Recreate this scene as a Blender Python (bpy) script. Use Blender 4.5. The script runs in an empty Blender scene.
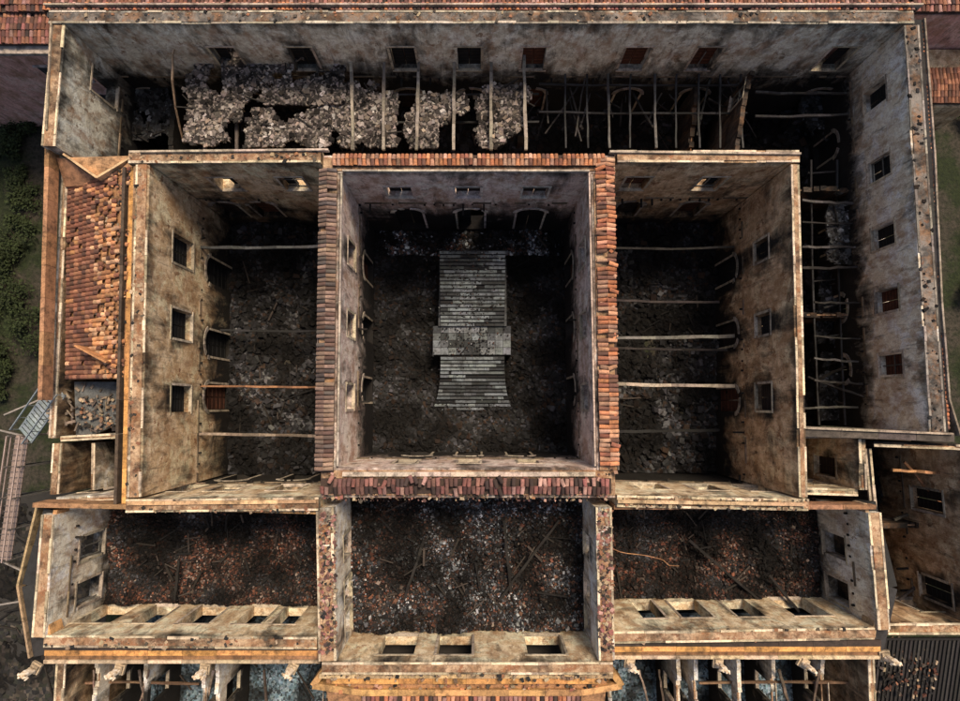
import bpy, math, random
from mathutils import Vector, Matrix, noise
R=random.Random(7)
H=60.0; F=640.0; TILT=math.radians(4.9); HT=16.0
ct,st=math.cos(TILT),math.sin(TILT)
def P(u,v,z=HT):
    # survey: photogrammetric rectification of the aerial view to metric plan coordinates
    a=(u-481)/F; b=(350.5-v)/F
    s=(H-z)/(ct-b*st)
    return Vector((a*s,(st+b*ct)*s,z))
def T(u,v,z=0):
    p=P(u,v,HT); p.z=z; return p
sc=bpy.context.scene
# ---------------------------------------------------------------- materials
def newmat(name):
    m=bpy.data.materials.new(name); m.use_nodes=True
    nt=m.node_tree; nt.nodes.clear()
    o=nt.nodes.new('ShaderNodeOutputMaterial'); b=nt.nodes.new('ShaderNodeBsdfPrincipled')
    nt.links.new(b.outputs[0],o.inputs[0]); b.inputs['Roughness'].default_value=.9
    b.inputs['Specular IOR Level'].default_value=.15
    return m,nt,b
def nz(nt,scale,detail=6,rough=.6,mapscale=None,dist=0):
    g=nt.nodes.new('ShaderNodeNewGeometry'); n=nt.nodes.new('ShaderNodeTexNoise')
    n.inputs['Scale'].default_value=scale; n.inputs['Detail'].default_value=detail
    n.inputs['Roughness'].default_value=rough; n.inputs['Distortion'].default_value=dist
    if mapscale:
        mp=nt.nodes.new('ShaderNodeMapping'); mp.inputs['Scale'].default_value=mapscale
        nt.links.new(g.outputs['Position'],mp.inputs[0]); nt.links.new(mp.outputs[0],n.inputs['Vector'])
    else: nt.links.new(g.outputs['Position'],n.inputs['Vector'])
    return n.outputs['Fac']
def ramp(nt,src,stops):
    r=nt.nodes.new('ShaderNodeValToRGB'); e=r.color_ramp.elements
    while len(e)<len(stops): e.new(.5)
    for i,(p,c) in enumerate(stops):
        e[i].position=p
        e[i].color=(c,c,c,1) if isinstance(c,(int,float)) else (*c,1)
    nt.links.new(src,r.inputs[0]); return r.outputs[0]
def mix(nt,f,a,b,mode='MIX'):
    m=nt.nodes.new('ShaderNodeMix'); m.data_type='RGBA'; m.blend_type=mode
    for i,x in ((0,f),(6,a),(7,b)):
        if hasattr(x,'type') and hasattr(x,'node'): nt.links.new(x,m.inputs[i])
        elif i==0: m.inputs[0].default_value=x
        else: m.inputs[i].default_value=(*x,1)
    return m.outputs[2]
def math_(nt,op,a,b):
    m=nt.nodes.new('ShaderNodeMath'); m.operation=op; m.use_clamp=True
    for i,x in ((0,a),(1,b)):
        if hasattr(x,'node'): nt.links.new(x,m.inputs[i])
        else: m.inputs[i].default_value=x
    return m.outputs[0]
def bump(nt,b,src,st_=.5,dist=.1):
    bp=nt.nodes.new('ShaderNodeBump'); bp.inputs['Strength'].default_value=st_; bp.inputs['Distance'].default_value=dist
    nt.links.new(src,bp.inputs['Height']); nt.links.new(bp.outputs[0],b.inputs['Normal'])
def plaster(name,base,base2,brick,soot,zlo,zhi,soot_dark_col=(.012,.0115,.011),pbrick=.55,zk=.34):
    m,nt,b=newmat(name)
    n1=nz(nt,.32,8,.7,None,.8); n2=nz(nt,1.1,8,.7); n3=nz(nt,1.1,7,.68,(1,1,.22),.5); n4=nz(nt,9,4,.7)
    c=mix(nt,ramp(nt,n2,[(.42,0),(.56,1)]),base,base2)
    # repaired / washed areas, lighter coat
    c=mix(nt,ramp(nt,nz(nt,.55,8,.7,None,.5),[(.52,0),(.56,.6)]),c,tuple(min(.85,x*1.25+.03) for x in base))
    # plaster fallen away to the brickwork
    c=mix(nt,ramp(nt,nz(nt,.8,9,.74,(1.3,1.3,1)),[(pbrick,0),(pbrick+.02,.85)]),c,brick)
    c=mix(nt,ramp(nt,n4,[(.32,.45),(.5,0)]),c,(.12,.085,.055))
    # rust-brown weathering and a few rain runs
    c=mix(nt,ramp(nt,nz(nt,.8,8,.72,(1,1,.55)),[(.47,0),(.6,.62)]),c,(.27,.135,.06))
    c=mix(nt,ramp(nt,nz(nt,2.4,6,.7,(1,1,.16),.6),[(.55,0),(.68,.6)]),c,(.05,.036,.026))
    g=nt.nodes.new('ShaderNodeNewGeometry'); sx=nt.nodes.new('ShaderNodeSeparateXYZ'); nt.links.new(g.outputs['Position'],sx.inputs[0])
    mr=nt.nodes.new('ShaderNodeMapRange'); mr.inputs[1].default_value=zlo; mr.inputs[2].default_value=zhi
    mr.inputs[3].default_value=zk; mr.inputs[4].default_value=0  # wall colour also turns darker towards the foot
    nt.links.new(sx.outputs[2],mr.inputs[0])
    at=nt.nodes.new('ShaderNodeAttribute'); at.attribute_name='Soot'
    s=math_(nt,'ADD',math_(nt,'MULTIPLY',n1,.62),math_(nt,'MULTIPLY',n3,.38))
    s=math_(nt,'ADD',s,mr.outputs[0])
    s=math_(nt,'ADD',s,math_(nt,'MULTIPLY',at.outputs['Fac'],.28))
    if soot<0: s=math_(nt,'SUBTRACT',s,-soot)
    else: s=math_(nt,'ADD',s,soot)
    c=mix(nt,ramp(nt,s,[(.5,0),(.55,.4),(.62,.75),(.71,.985)]),c,soot_dark_col)
    nt.links.new(c,b.inputs['Base Color'])
    bump(nt,b,math_(nt,'ADD',math_(nt,'MULTIPLY',n4,.4),n2),.8,.14)
    return m
def vcmat(name,grime=.6,sc_=2.2,gc=(.02,.018,.016),rough=.9,metal=0):
    m,nt,b=newmat(name)
    a=nt.nodes.new('ShaderNodeAttribute'); a.attribute_name='Col'
    n=nz(nt,sc_,6,.7); n2=nz(nt,14,3,.7)
    c=mix(nt,ramp(nt,n2,[(.3,.4),(.6,0)]),a.outputs['Color'],(.03,.026,.022))
    c=mix(nt,ramp(nt,n,[(.42,0),(.52,grime*.4),(.64,grime)]),c,gc)
    nt.links.new(c,b.inputs['Base Color']); b.inputs['Roughness'].default_value=rough; b.inputs['Metallic'].default_value=metal
    bump(nt,b,math_(nt,'ADD',n2,n),.6,.06)
    return m
BR=(.26,.12,.055)
M={}
M['warm']=plaster('weathered_cream_plaster',(.78,.59,.38),(.56,.38,.21),BR,-.02,0,7,pbrick=.59)
M['orange']=plaster('weathered_ochre_plaster',(.74,.51,.31),(.5,.32,.17),BR,-.01,0,7,pbrick=.58)
M['grey']=plaster('smoked_grey_plaster',(.74,.71,.58),(.5,.46,.36),(.2,.13,.08),-.02,5,11.5,pbrick=.6)
M['pink']=plaster('smoked_pale_plaster',(.76,.61,.52),(.58,.43,.37),(.22,.13,.1),-.03,3,10,pbrick=.63)
M['white']=plaster('smoked_white_plaster',(.85,.79,.65),(.7,.6,.45),(.3,.18,.1),-.08,6.5,11.2,pbrick=.63,zk=.46)
M['cream']=plaster('smoked_cream_plaster',(.82,.69,.48),(.64,.47,.28),(.3,.16,.09),-.045,6,9,pbrick=.61)
M['dark']=plaster('charred_masonry',(.14,.105,.08),(.09,.065,.045),(.12,.06,.04),.07,0,4,pbrick=.6)
M['top']=plaster('sooty_wall_top',(.48,.33,.2),(.26,.15,.09),(.28,.12,.06),.02,0,1,pbrick=.56)
M['dtop']=plaster('charred_wall_top',(.2,.175,.15),(.08,.075,.07),(.16,.08,.05),.03,0,1,pbrick=.6)
M['vc']=vcmat('debris',.4)
M['tile']=vcmat('clay_tile',.6,1.3,(.05,.035,.03))
M['trim']=vcmat('stained_stone_trim',.7,1.6)
M['char']=vcmat('charred_timber',.5,3)
M['metal']=vcmat('galvanised_metal',.3,2,rough=.5,metal=.4)
M['leaf']=vcmat('leaf',.1,3)
# ---------------------------------------------------------------- mesh builder
class MB:
    def __init__(s): s.v=[];s.f=[];s.c=[];s.m=[];s.mats=[];s.soot=None
    def mi(s,mat):
        if mat not in s.mats: s.mats.append(mat)
        return s.mats.index(mat)
    def add(s,vs,fs,col=(.3,.3,.3),mat='vc'):
        o=len(s.v); s.v+=[tuple(x) for x in vs]; k=s.mi(mat)
        for f in fs: s.f.append(tuple(i+o for i in f)); s.c.append(col); s.m.append(k)
    BF=[(0,3,2,1),(4,5,6,7),(0,1,5,4),(1,2,6,5),(2,3,7,6),(3,0,4,7)]
    def hexa(s,b4,t4,col=(.3,.3,.3),mat='vc'):
        a=0
        for i in range(4):
            p,q=b4[i],b4[(i+1)%4]; a+=p[0]*q[1]-q[0]*p[1]
        if a<0: b4=b4[::-1]; t4=t4[::-1]
        s.add(list(b4)+list(t4),MB.BF,col,mat)
    def box(s,c,size,rot=None,col=(.3,.3,.3),mat='vc',jit=0):
        vs=[]
        for z in (-.5,.5):
            for x,y in ((-.5,-.5),(.5,-.5),(.5,.5),(-.5,.5)):
                p=Vector((x*size[0],y*size[1],z*size[2]))
                if jit: p+=Vector((R.uniform(-1,1)*size[0],R.uniform(-1,1)*size[1],R.uniform(-1,1)*size[2]))*jit
                if rot: p=rot@p
                vs.append(p+Vector(c))
        s.add(vs,MB.BF,col,mat)
    def line(s,a,b,w,z0,z1,col,mat='trim',side=0):
        """bar along a->b ; side=0 centred, +1 left, -1 right"""
        a=Vector((a[0],a[1],0)); b=Vector((b[0],b[1],0)); d=(b-a).normalized(); n=Vector((-d.y,d.x,0))
        o0=n*(-w/2 if side==0 else 0); o1=n*(w/2 if side==0 else w*side)
        q=[a+o0,b+o0,b+o1,a+o1]
        s.hexa([(p.x,p.y,z0) for p in q],[(p.x,p.y,z1) for p in q],col,mat)
    def obj(s,name,parent=None):
        me=bpy.data.meshes.new(name); me.from_pydata(s.v,[],s.f)
        for k in s.mats: me.materials.append(M[k])
        me.polygons.foreach_set('material_index',s.m)
        at=me.attributes.new('Col','FLOAT_COLOR','FACE')
        at.data.foreach_set('color',[x for c in s.c for x in (c[0],c[1],c[2],1)])
        if s.soot:
            at=me.attributes.new('Soot','FLOAT','POINT'); at.data.foreach_set('value',[s.soot(v) for v in s.v])
        me.update(); o=bpy.data.objects.new(name,me); sc.collection.objects.link(o)
        if parent: o.parent=parent
        return o
def empty(name,loc=(0,0,0)):
    e=bpy.data.objects.new(name,None); sc.collection.objects.link(e); e.location=loc; return e
palace=empty('burned_palace')
JZ=[0]
def jz():
    JZ[0]+=1; return (JZ[0]%23)*.004
def rc(c,j=.15):
    k=1+R.uniform(-j,j); return (c[0]*k,c[1]*k*(1+R.uniform(-.04,.04)),c[2]*k*(1+R.uniform(-.06,.06)))
def pick(pal): 
    return rc(R.choice(pal),.3)
up=lambda u,v,w=1.8,zb=9.2,zt=12.6:(u,v,zb,zt,w,False)
lo=lambda u,v,w=2.0,zb=.8,zt=6.2:(u,v,zb,zt,w,True)
def wall(name,a,b,side,th,z0,z1,mat,ops=(),ragged=.0,topmat='top',frame=True,edge=(.72,.58,.4),sur=(.55,.46,.34),edgeout=True,shutter_shade=False,fl=None,sootk=1.0,hood=(.4,.34,.27)):
    """masonry wall, face line a->b; body to the left (side=1) or right (-1). ops: (pixel-u,pixel-v,z-bottom,z-top,width,arch)"""
    a=Vector((a[0],a[1],0)); b=Vector((b[0],b[1],0)); d=(b-a).normalized(); n=Vector((-d.y,d.x,0))*side; L=(b-a).length
    m=MB(); z1=z1+jz()
    O=[]
    for (u,v,zb,zt,w,arch) in ops:
        p=P(u,v,(zb+zt)/2); p.z=0; s=(p-a).dot(d)
        s=min(max(s,w/2+.35),L-w/2-.35)
        O.append((s,zb,zt,w,arch))
    OS=[(o,R.uniform(.25,1.3)*sootk,R.uniform(.8,2.6)) for o in O]
    sd_=R.uniform(0,100)
    def soot(v):
        s_=(v[0]-a.x)*d.x+(v[1]-a.y)*d.y; z=v[2]; t=0
        for (s0,zb,zt,w,ar),k,hh in OS:
            x=abs(s_-s0)/(w*.5)
            if z>zt-.3: t+=k*math.exp(-(x/1.05)**4)*math.exp(-(z-zt+.3)/hh)
            elif z>zb: t+=k*.8*math.exp(-(max(0,x-1)*1.8)**2)*(.35+.65*(z-zb)/(zt-zb))
            elif z>zb-2.5: t+=.3*k*math.exp(-(x)**4)*(1-(zb-z)/2.5)
        h=.5+1.6*max(0,.5+noise.noise(Vector((s_*.45,sd_,0))))
        t+=.45*max(0,1-(z1-z)/h)
        return t
    m.soot=soot
    step=.55 if ops else 1.5
    bk={0,L}; x=0
    while x<L: bk.add(x); x+=R.uniform(.3,.7) if ragged else step
    for s,zb,zt,w,arch in O:
        for x in list(bk):
            if s-w/2-.1<x<s+w/2+.1 and 0<x<L: bk.discard(x)
        k=8 if arch else 3
        for i in range(k+1): bk.add(s-w/2+w*i/k)
    bk=sorted(bk); rg=0
    for x0,x1 in zip(bk[:-1],bk[1:]):
        if x1-x0<1e-4: continue
        xm=(x0+x1)/2; voids=[]
        for s,zb,zt,w,arch in O:
            if abs(xm-s)<w/2:
                t=zt
                if arch: q=(xm-s)/(w/2); t=zt-(1-math.sqrt(max(0,1-q*q)))*w*.42
                voids.append((zb,t))
        rg=rg*.6+abs(R.gauss(0,ragged))*.7 if ragged else 0
        voids.sort(); cur=z0; top=z1-rg
        segs=[]
        for vb,vt in voids:
            if vb>cur: segs.append((cur,vb))
            cur=vt
        segs.append((cur,top))
        for (s0,s1) in segs:
            if s1<=s0: continue
            k=max(1,int((s1-s0)/.8)) if ops else 1
            for j in range(k):
                za=s0+(s1-s0)*j/k; zb_=s0+(s1-s0)*(j+1)/k
                q=[a+d*x0,a+d*x1,a+d*x1+n*th,a+d*x0+n*th]
                vs=[(p.x,p.y,za) for p in q]+[(p.x,p.y,zb_) for p in q]
                fs=MB.BF if (j==0 and j==k-1) else ([MB.BF[i] for i in ((0,2,3,4,5) if j==0 else ((1,2,3,4,5) if j==k-1 else (2,3,4,5)))])
                if side<0: fs=[f[::-1] for f in fs]
                m.add(vs,fs,(.3,.3,.3),mat)
    m.obj(name,palace); m=MB()
    if topmat:
        m.line(a+n*.16,b+n*.16,max(th-.32,.1),z1-.02-ragged*2,z1+.05+jz()-ragged*2,(.2,.17,.13),topmat,side)
        if edge:
            x=0
            while x<L:
                l=min(R.uniform(.5,2.6),L-x)
                if R.random()<.86:
                    m.line(a+d*x+n*R.uniform(.003,.03),a+d*(x+l-.02)+n*R.uniform(.003,.03),R.uniform(.11,.2),z1+.003-ragged*1.5,z1+R.uniform(.06,.12)-ragged,rc(edge,.4),'trim',side)
                if edgeout and R.random()<.75:
                    m.line(a+d*x+n*(th-.15),a+d*(x+l-.02)+n*(th-.15),.14,z1+.003-ragged*1.5,z1+.10-ragged,rc(edge,.5),'trim',side)
                x+=l
    if fl:
        for z in (fl if isinstance(fl,(list,tuple)) else [fl]):
            x=.2
            while x<L-.6:
                l=R.uniform(.3,1.6)
                if R.random()<.5: m.line(a+d*x-n*.09,a+d*min(x+l,L-.1)-n*.09,.1+R.uniform(0,.06),z+R.uniform(-.06,.04),z+.14,rc((.2,.15,.1),.5),'trim',side)
                x+=l
            x=.5
            while x<L-.5:
                hit=any(abs(x-s)<w/2+.15 and zb-.3<z-.3<zt for s,zb,zt,w,ar in O)
                if not hit and R.random()<.6:
                    l=R.uniform(.04,.2) if R.random()<.9 else R.uniform(.4,1.1); m.line(a+d*(x-.07)-n*l,a+d*(x-.07)+n*.05,.14,z-.4,z-.22,rc((.02,.018,.016),.4),'char',0)
                x+=.85+R.uniform(-.12,.12)
    for s,zb,zt,w,arch in O:
        for sx in (-1,1):
            p=a+d*(s+sx*(w/2+.1)); 
            if R.random()<.8: m.line(p-d*.09-n*.035,p+d*.09-n*.035,.045,zb+R.uniform(0,.5),zt-(w*.42 if arch else R.uniform(0,.3)),rc(sur,.3),'trim',side)
        if not arch: 
            m.line(a+d*(s-w/2-.2)-n*.05,a+d*(s+w/2+.2)-n*.05,.06,zt+.02,zt+.18,rc(sur,.3),'trim',side)
            m.line(a+d*(s-w/2-.15)-n*.07,a+d*(s+w/2+.15)-n*.07,.25,zb-.1,zb+.03,rc(sur,.3),'trim',side)
        else:
            # stone arch ring, slightly proud of the plaster
            K=9; zc=zt-w*.42
            for i in range(K):
                if R.random()<.12: continue
                t0,t1=math.pi*i/K,math.pi*(i+1)/K-.02; ps=[]
                for rr in (1.02,1.02+.36/(w/2)):
                    for t in (t0,t1): ps.append((s+math.cos(t)*w/2*rr,zc+math.sin(t)*(w*.42)*rr))
                vs=[]
                for off in (-.07,.01):
                    for k in (0,1,3,2): p=a+d*ps[k][0]+n*off; vs.append((p.x,p.y,ps[k][1]))
                m.add(vs,MB.BF,rc(hood,.3),'trim')
        if shutter_shade:  # outer walls: shutters; courts: dark boards painting the shade inside the openings
            bs=a+n*min(th-.12,.55); c=R.choice([(.09,.035,.02),(.03,.02,.015),(.015,.015,.015),(.012,.012,.012),(.015,.015,.015)])
            for hf in (-1,1):
                x0=s+(0 if hf>0 else -w/2); 
                if R.random()<.92:
                    m.line(bs+d*(x0+.02),bs+d*(x0+w/2-.02),.05,zb+.02,zt-.03-(w*.3 if arch else 0),c,'char',side)
                    for k in range(6):
                        zz=zb+.2+k*(zt-zb-.5)/6; m.line(bs+d*(x0+.08)-n*.04,bs+d*(x0+w/2-.08)-n*.04,.035,zz,zz+.1,rc((c[0]*1.6,c[1]*1.6,c[2]*1.6)),'char',side)
        if frame and not arch and R.random()<.4:
            c=rc((.16,.15,.13),.6); base=a+n*(min(th,.8)*.4)
            zz=zt-.05
            for q in (-w/2+.06,0,w/2-.06):
                if R.random()<.7: m.line(base+d*(s+q-.04),base+d*(s+q+.04),.08,zb,zz-R.choice([0,0,1.2]),c,'char',side)
            for q in (zb+.05,(zb+zz)/2,zz-.1):
                if R.random()<.5: m.line(base+d*(s-w/2),base+d*(s+w/2),.06,q,q+.08,c,'char',side)
    m.obj(name+'_trim',palace)
    return a,b,d,n,L
PAL_DARK=[(.008,.008,.008),(.012,.0115,.012),(.018,.018,.019),(.006,.006,.006),(.007,.007,.0075),(.035,.035,.038),(.02,.012,.008),(.01,.01,.01)]
PAL_ASH=[(.012,.012,.013),(.02,.02,.021),(.04,.04,.042),(.008,.008,.008),(.07,.068,.068),(.03,.02,.015)]
PAL_BLUE=[(.012,.0125,.014),(.02,.022,.025),(.034,.038,.043),(.008,.008,.009),(.01,.01,.01),(.07,.074,.08),(.06,.03,.022),(.24,.245,.25),(.03,.021,.016),(.009,.008,.008),(.11,.115,.12),(.08,.04,.026),(.008,.008,.008),(.012,.011,.011)]
PAL_RED=[(.024,.013,.01),(.046,.022,.015),(.085,.034,.022),(.009,.008,.007),(.012,.009,.008),(.05,.036,.028),(.12,.047,.028),(.15,.115,.095),(.016,.013,.012),(.008,.007,.007),(.01,.009,.008),(.03,.015,.011)]
PAL_PALE=[(.33,.29,.26),(.24,.205,.18),(.4,.36,.325),(.11,.09,.08),(.27,.22,.19),(.05,.042,.038),(.32,.25,.19),(.025,.022,.02),(.15,.12,.1)]
def rubble(name,q,z,pal,amp=.5,cell=.22,chunks=1500,timbers=30,csz=(.12,.5),mound=0,parent=None,tl=3.0,pal2=None):
    m=MB(); q=[Vector((p[0],p[1],0)) for p in q]
    W=((q[1]-q[0]).length+(q[2]-q[3]).length)/2; Hh=(q[3]-q[0]).length
    nx=max(4,int(W/cell)); ny=max(4,int(Hh/cell))
    def pt(s,t): return (q[0]*(1-s)+q[1]*s)*(1-t)+(q[3]*(1-s)+q[2]*s)*t
    def hz(p,s,t):
        f=noise.fractal(Vector((p.x*.35,p.y*.35,z)),1,2,5)
        g=abs(noise.noise(Vector((p.x*1.7,p.y*1.7,z+3))))
        e=min(s,1-s,t,1-t)
        return z+amp*(.6*f+.5*g)+mound*math.exp(-((e*6)**2))
    vs=[]
    for j in range(ny+1):
        for i in range(nx+1):
            s,t=i/nx,j/ny; p=pt(s,t)
            h=hz(p,s,t)+R.uniform(-.09,.12)*min(1,amp*2)
            k=0 if i in(0,nx) or j in (0,ny) else 1
            vs.append((p.x+k*R.uniform(-.4,.4)*cell,p.y+k*R.uniform(-.4,.4)*cell,h))
    def tint(x,y):
        pn=noise.fractal(Vector((x*.33+9,y*.33,z)),1,2,5); r=1-abs(noise.fractal(Vector((x*.3,y*.3+4,z)),1,2,4))*2.2
        b=min(2.8,max(.2,.75+pn*2.9+max(0,r)*.6))
        w=noise.fractal(Vector((x*.28,y*.28,z+20)),1,2,5)
        c=pick(pal2 if pal2 and w+R.gauss(0,.12)>.04 else pal)
        return (c[0]*b,c[1]*b,c[2]*b)
    m.v=vs; k=m.mi('vc')
    for j in range(ny):
        for i in range(nx):
            p=vs[j*(nx+1)+i]
            m.f.append((j*(nx+1)+i,(j+1)*(nx+1)+i,(j+1)*(nx+1)+i+1,j*(nx+1)+i+1)); m.c.append(tint(p[0],p[1])); m.m.append(k)
    for _ in range(chunks):
        s,t=R.uniform(.01,.99),R.uniform(.01,.99)
        if mound and R.random()<.4:
            if R.random()<.5: s=R.choice([R.uniform(.01,.12),R.uniform(.88,.99)])
            else: t=R.choice([R.uniform(.01,.14),R.uniform(.86,.99)])
        p=pt(s,t); r=csz[0]+(csz[1]-csz[0])*R.random()**4
        rot=Matrix.Rotation(R.uniform(0,6.28),3,'Z')@Matrix.Rotation(R.uniform(-.7,.7),3,'X')
        m.box((p.x,p.y,hz(p,s,t)+r*.2),(r,r*R.uniform(.4,1),r*R.uniform(.25,.7)),rot,tint(p.x,p.y),'vc',.16)
    for _ in range(timbers):
        s,t=R.uniform(.08,.92),R.uniform(.08,.92); p=pt(s,t); l=.5+(tl-.5)*R.random()**1.6; w=R.uniform(.05,.16)
        rot=Matrix.Rotation(R.uniform(0,3.14),3,'Z')@Matrix.Rotation(R.uniform(-.2,.2),3,'Y')
        m.box((p.x,p.y,hz(p,s,t)+.15),(l,w,w),rot,R.choice([(.012,.012,.012),(.03,.025,.02),(.07,.055,.045),(.015,.014,.013)]),'char')
    return m.obj(name,parent)
def beam(u0,v0,u1,v1,z0,z1,w=.22,col=(.06,.055,.05),sag=.3,name='charred_beam',bend=.035):
    m=MB(); a=P(u0,v0,z0); b=P(u1,v1,z1); N=8; pts=[]
    for i in range(N+1):
        t=i/N; p=a.lerp(b,t); p.z-=sag*math.sin(math.pi*t)
        if 0<i<N: p+=Vector((R.uniform(-1,1),R.uniform(-1,1),R.uniform(-.5,.5)))*bend
        pts.append(p)
    d=(b-a).normalized(); n=Vector((-d.y,d.x,0)).normalized(); up_=Vector((0,0,1)); vs=[];fs=[]
    for p in pts:
        k=w*R.uniform(.38,.54)
        for x,y in ((-1,-1),(1,-1),(1,1),(-1,1)): vs.append(p+n*x*k+up_*y*k*1.1)
    for i in range(N):
        for j in range(4): fs.append((i*4+j,i*4+(j+1)%4,i*4+4+(j+1)%4,i*4+4+j))
    fs+= [(3,2,1,0),tuple(N*4+j for j in range(4))]
    m.add(vs,fs,rc(col),'char')
    m.c=[rc(col,.45) for _ in m.c]; return m.obj(name)
def tile(m,c,ax,up,w,l,col):
    ax=Vector(ax).normalized(); up=Vector(up).normalized(); sx=ax.cross(up).normalized(); c=Vector(c); vs=[]
    K=5
    for e,f in ((-.5,1.08),(.5,.92)):
        for i in range(K+1):
            t=math.pi*i/K; vs.append(c+ax*l*e+sx*math.cos(t)*w*.5*f+up*math.sin(t)*w*.42*f)
    fs=[(i,i+1,K+2+i,K+1+i) for i in range(K)]
    fs.append(tuple(range(K+1))[::-1])
    m.add(vs,fs,col,'tile')
def tilestrip(name,a,b,width,side,z,pal,drop=.25,tw=.3,miss=.05,mess=.08,rows=2,parent=None):
    m=MB(); a=Vector((a[0],a[1],0)); b=Vector((b[0],b[1],0)); d=(b-a).normalized(); n=Vector((-d.y,d.x,0))*side; L=(b-a).length
    m.line(a+n*.02,b+n*.02,width-.04,z-.25,z-.02-drop*.3,(.07,.045,.035),'trim',side)
    N=int(L/tw)
    for i in range(N):
        for r in range(rows):
            if R.random()<miss: continue
            l=width/rows*1.08; y=(r+.5)*width/rows
            zz=z+drop*(1-2*abs((r+.5)/rows-.5))+R.uniform(0,.03) if rows>1 else z
            mm=mess*(3 if R.random()<.12 else .6)
            dirn=(n+d*R.uniform(-mm,mm)*1.6)
            sl=(1 if (r+.5)/rows<.5 else -1)*drop/width*1.6
            tile(m,a+d*(i+.5)*tw+n*(y+R.uniform(-mm,mm)*.6)+Vector((0,0,zz+R.uniform(0,mm*.5))),dirn+Vector((0,0,sl)),(R.uniform(-mm,mm),R.uniform(-mm,mm),1),tw*.92,l,pick(pal))
    return m.obj(name,parent or palace)
def wscatter(a,b,side,th,z,n,pal,sz=(.05,.28),name='loose_masonry'):
    m=MB(); a=Vector((a[0],a[1],0)); b=Vector((b[0],b[1],0)); d=(b-a).normalized(); nn=Vector((-d.y,d.x,0))*side; L=(b-a).length
    for _ in range(n):
        r=sz[0]+(sz[1]-sz[0])*R.random()**3; p=a+d*R.uniform(.1,L-.1)+nn*R.uniform(.05,th-.05)
        m.box((p.x,p.y,z+r*.15),(r,r*R.uniform(.5,1),r*R.uniform(.3,.7)),Matrix.Rotation(R.uniform(0,6.28),3,'Z'),pick(pal),'vc',.15)
    m.obj(name,palace)
TOP=[(.35,.25,.16),(.22,.14,.09),(.1,.08,.06),(.04,.035,.03),(.45,.34,.22),(.32,.15,.08),(.02,.02,.02)]
# ---------------------------------------------------------------- palace walls
wall('rear_wall',T(50,24),T(915,24),1,1.0,0,16,'grey',
  [up(u,57,1.9,9.6,13) for u in (230,305,405,470,535,635,705,835)]+[lo(u,95,2.1,2,6.5) for u in (160,250,330,412,473,532,625,690,830)],.0,shutter_shade=True,fl=8.6,topmat='dtop',edge=(.5,.43,.33),sootk=.9)
wall('side_wall',T(66,25),T(56,146),-1,1.0,0,15.9,'grey',[up(82,88,1.8,9,12.5)],shutter_shade=True,fl=8.3)
wall('side_wall',T(905,25),T(931,432),1,1.1,0,15.9,'white',
  [up(887,v,1.7,10.8,13.6) for v in (97,168,236,300,365)]+[lo(835,v,2.0,3,7) for v in (150,240,310,370)],shutter_shade=True,fl=9.2,topmat='dtop',edge=(.3,.26,.22),sootk=.5)
# ring round the courts
wall('court_wall',T(130,164),T(322,163),1,.95,0,16,'warm',[up(228,191,1.8,10.3,13.2),up(295,190,1.8,10.3,13.2),lo(232,214,2,3,7.4),lo(268,216,2,3,7.4)],fl=8.4,shutter_shade=True,sootk=.7)
wall('court_wall',T(324,173),T(616,173),1,1.3,0,15.9,'pink',
  [up(401,190,1.9,10.6,13.1),up(469,190,1.9,10.6,13.1),up(536,190,1.9,10.6,13.1),lo(412,218,2.3,1.6,7.7),lo(472,220,2.3,1.6,7.7),lo(530,218,2.3,1.6,7.7)],edge=None,fl=9.3,shutter_shade=True,sootk=.35,sur=(.75,.66,.56),hood=(.75,.66,.56))
wall('court_wall',T(618,163),T(800,163),1,.9,0,16,'orange',[up(636,186,1.8,10.3,13.2),up(710,180,1.8,10.3,13.2),lo(628,212,2,3,7.4),lo(690,212,2,3,7.4)],fl=8.4,shutter_shade=True,sootk=.7)
wall('court_wall',T(151,165),T(143,497),-1,.95,0,15.97,'warm',
  [up(183,252,2.2,8.9,12.4),up(181,325,2.2,8.9,12.4),up(180,399,2.0,8.9,12.2),lo(222,275,2.2,.7,6.5),lo(220,345,2.2,.7,6.5),lo(219,397,2.2,.7,6.5)],fl=7.6,shutter_shade=True)
wall('court_wall',T(791,165),T(799,497),1,.6,0,15.97,'orange',
  [up(757,250,1.6,9.8,12.4),up(758,324,1.6,9.8,12.4),up(757,397,2.0,9.6,12.4),lo(720,272,2.0,1,6.4),lo(722,400,2.0,1,6.4),lo(721,335,2.0,1,6.4)],fl=7.6,shutter_shade=True)
wall('court_wall',T(341,174),T(337,470),-1,1.42,0,15.93,'pink',
  [up(354,v,1.8,10,13) for v in (255,325,397)]+[lo(375,v,2,1.5,6.8) for v in (270,330,390)],edge=None,fl=8.6,shutter_shade=True,sootk=.7)
wall('court_wall',T(592,174),T(598,470),1,1.5,0,15.93,'pink',
  [up(580,v,1.8,10,13) for v in (255,325,397)]+[lo(568,v,2,1.5,6.8) for v in (270,330,390)],edge=None,fl=8.6,shutter_shade=True,sootk=.7)
wall('court_wall',T(128,499),T(320,497),-1,.9,0,16,'cream',[up(u,489,2.0,8.8,12.5) for u in (170,230,290)]+[lo(u,480,2.2,1,6) for u in (240,300)],.05,fl=7.6)
wall('court_wall',T(322,468),T(616,468),-1,2.0,0,15.9,'pink',[up(u,462,1.6,9.6,12.6) for u in (408,470,530)]+[lo(u,455,2,1,6) for u in (420,470,520)],edge=None,fl=8.6,shutter_shade=True)
wall('court_wall',T(618,495),T(810,499),-1,.8,0,16,'cream',[up(u,488,2.0,8.8,12.5) for u in (650,705,760)],.05,fl=7.6)
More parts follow.
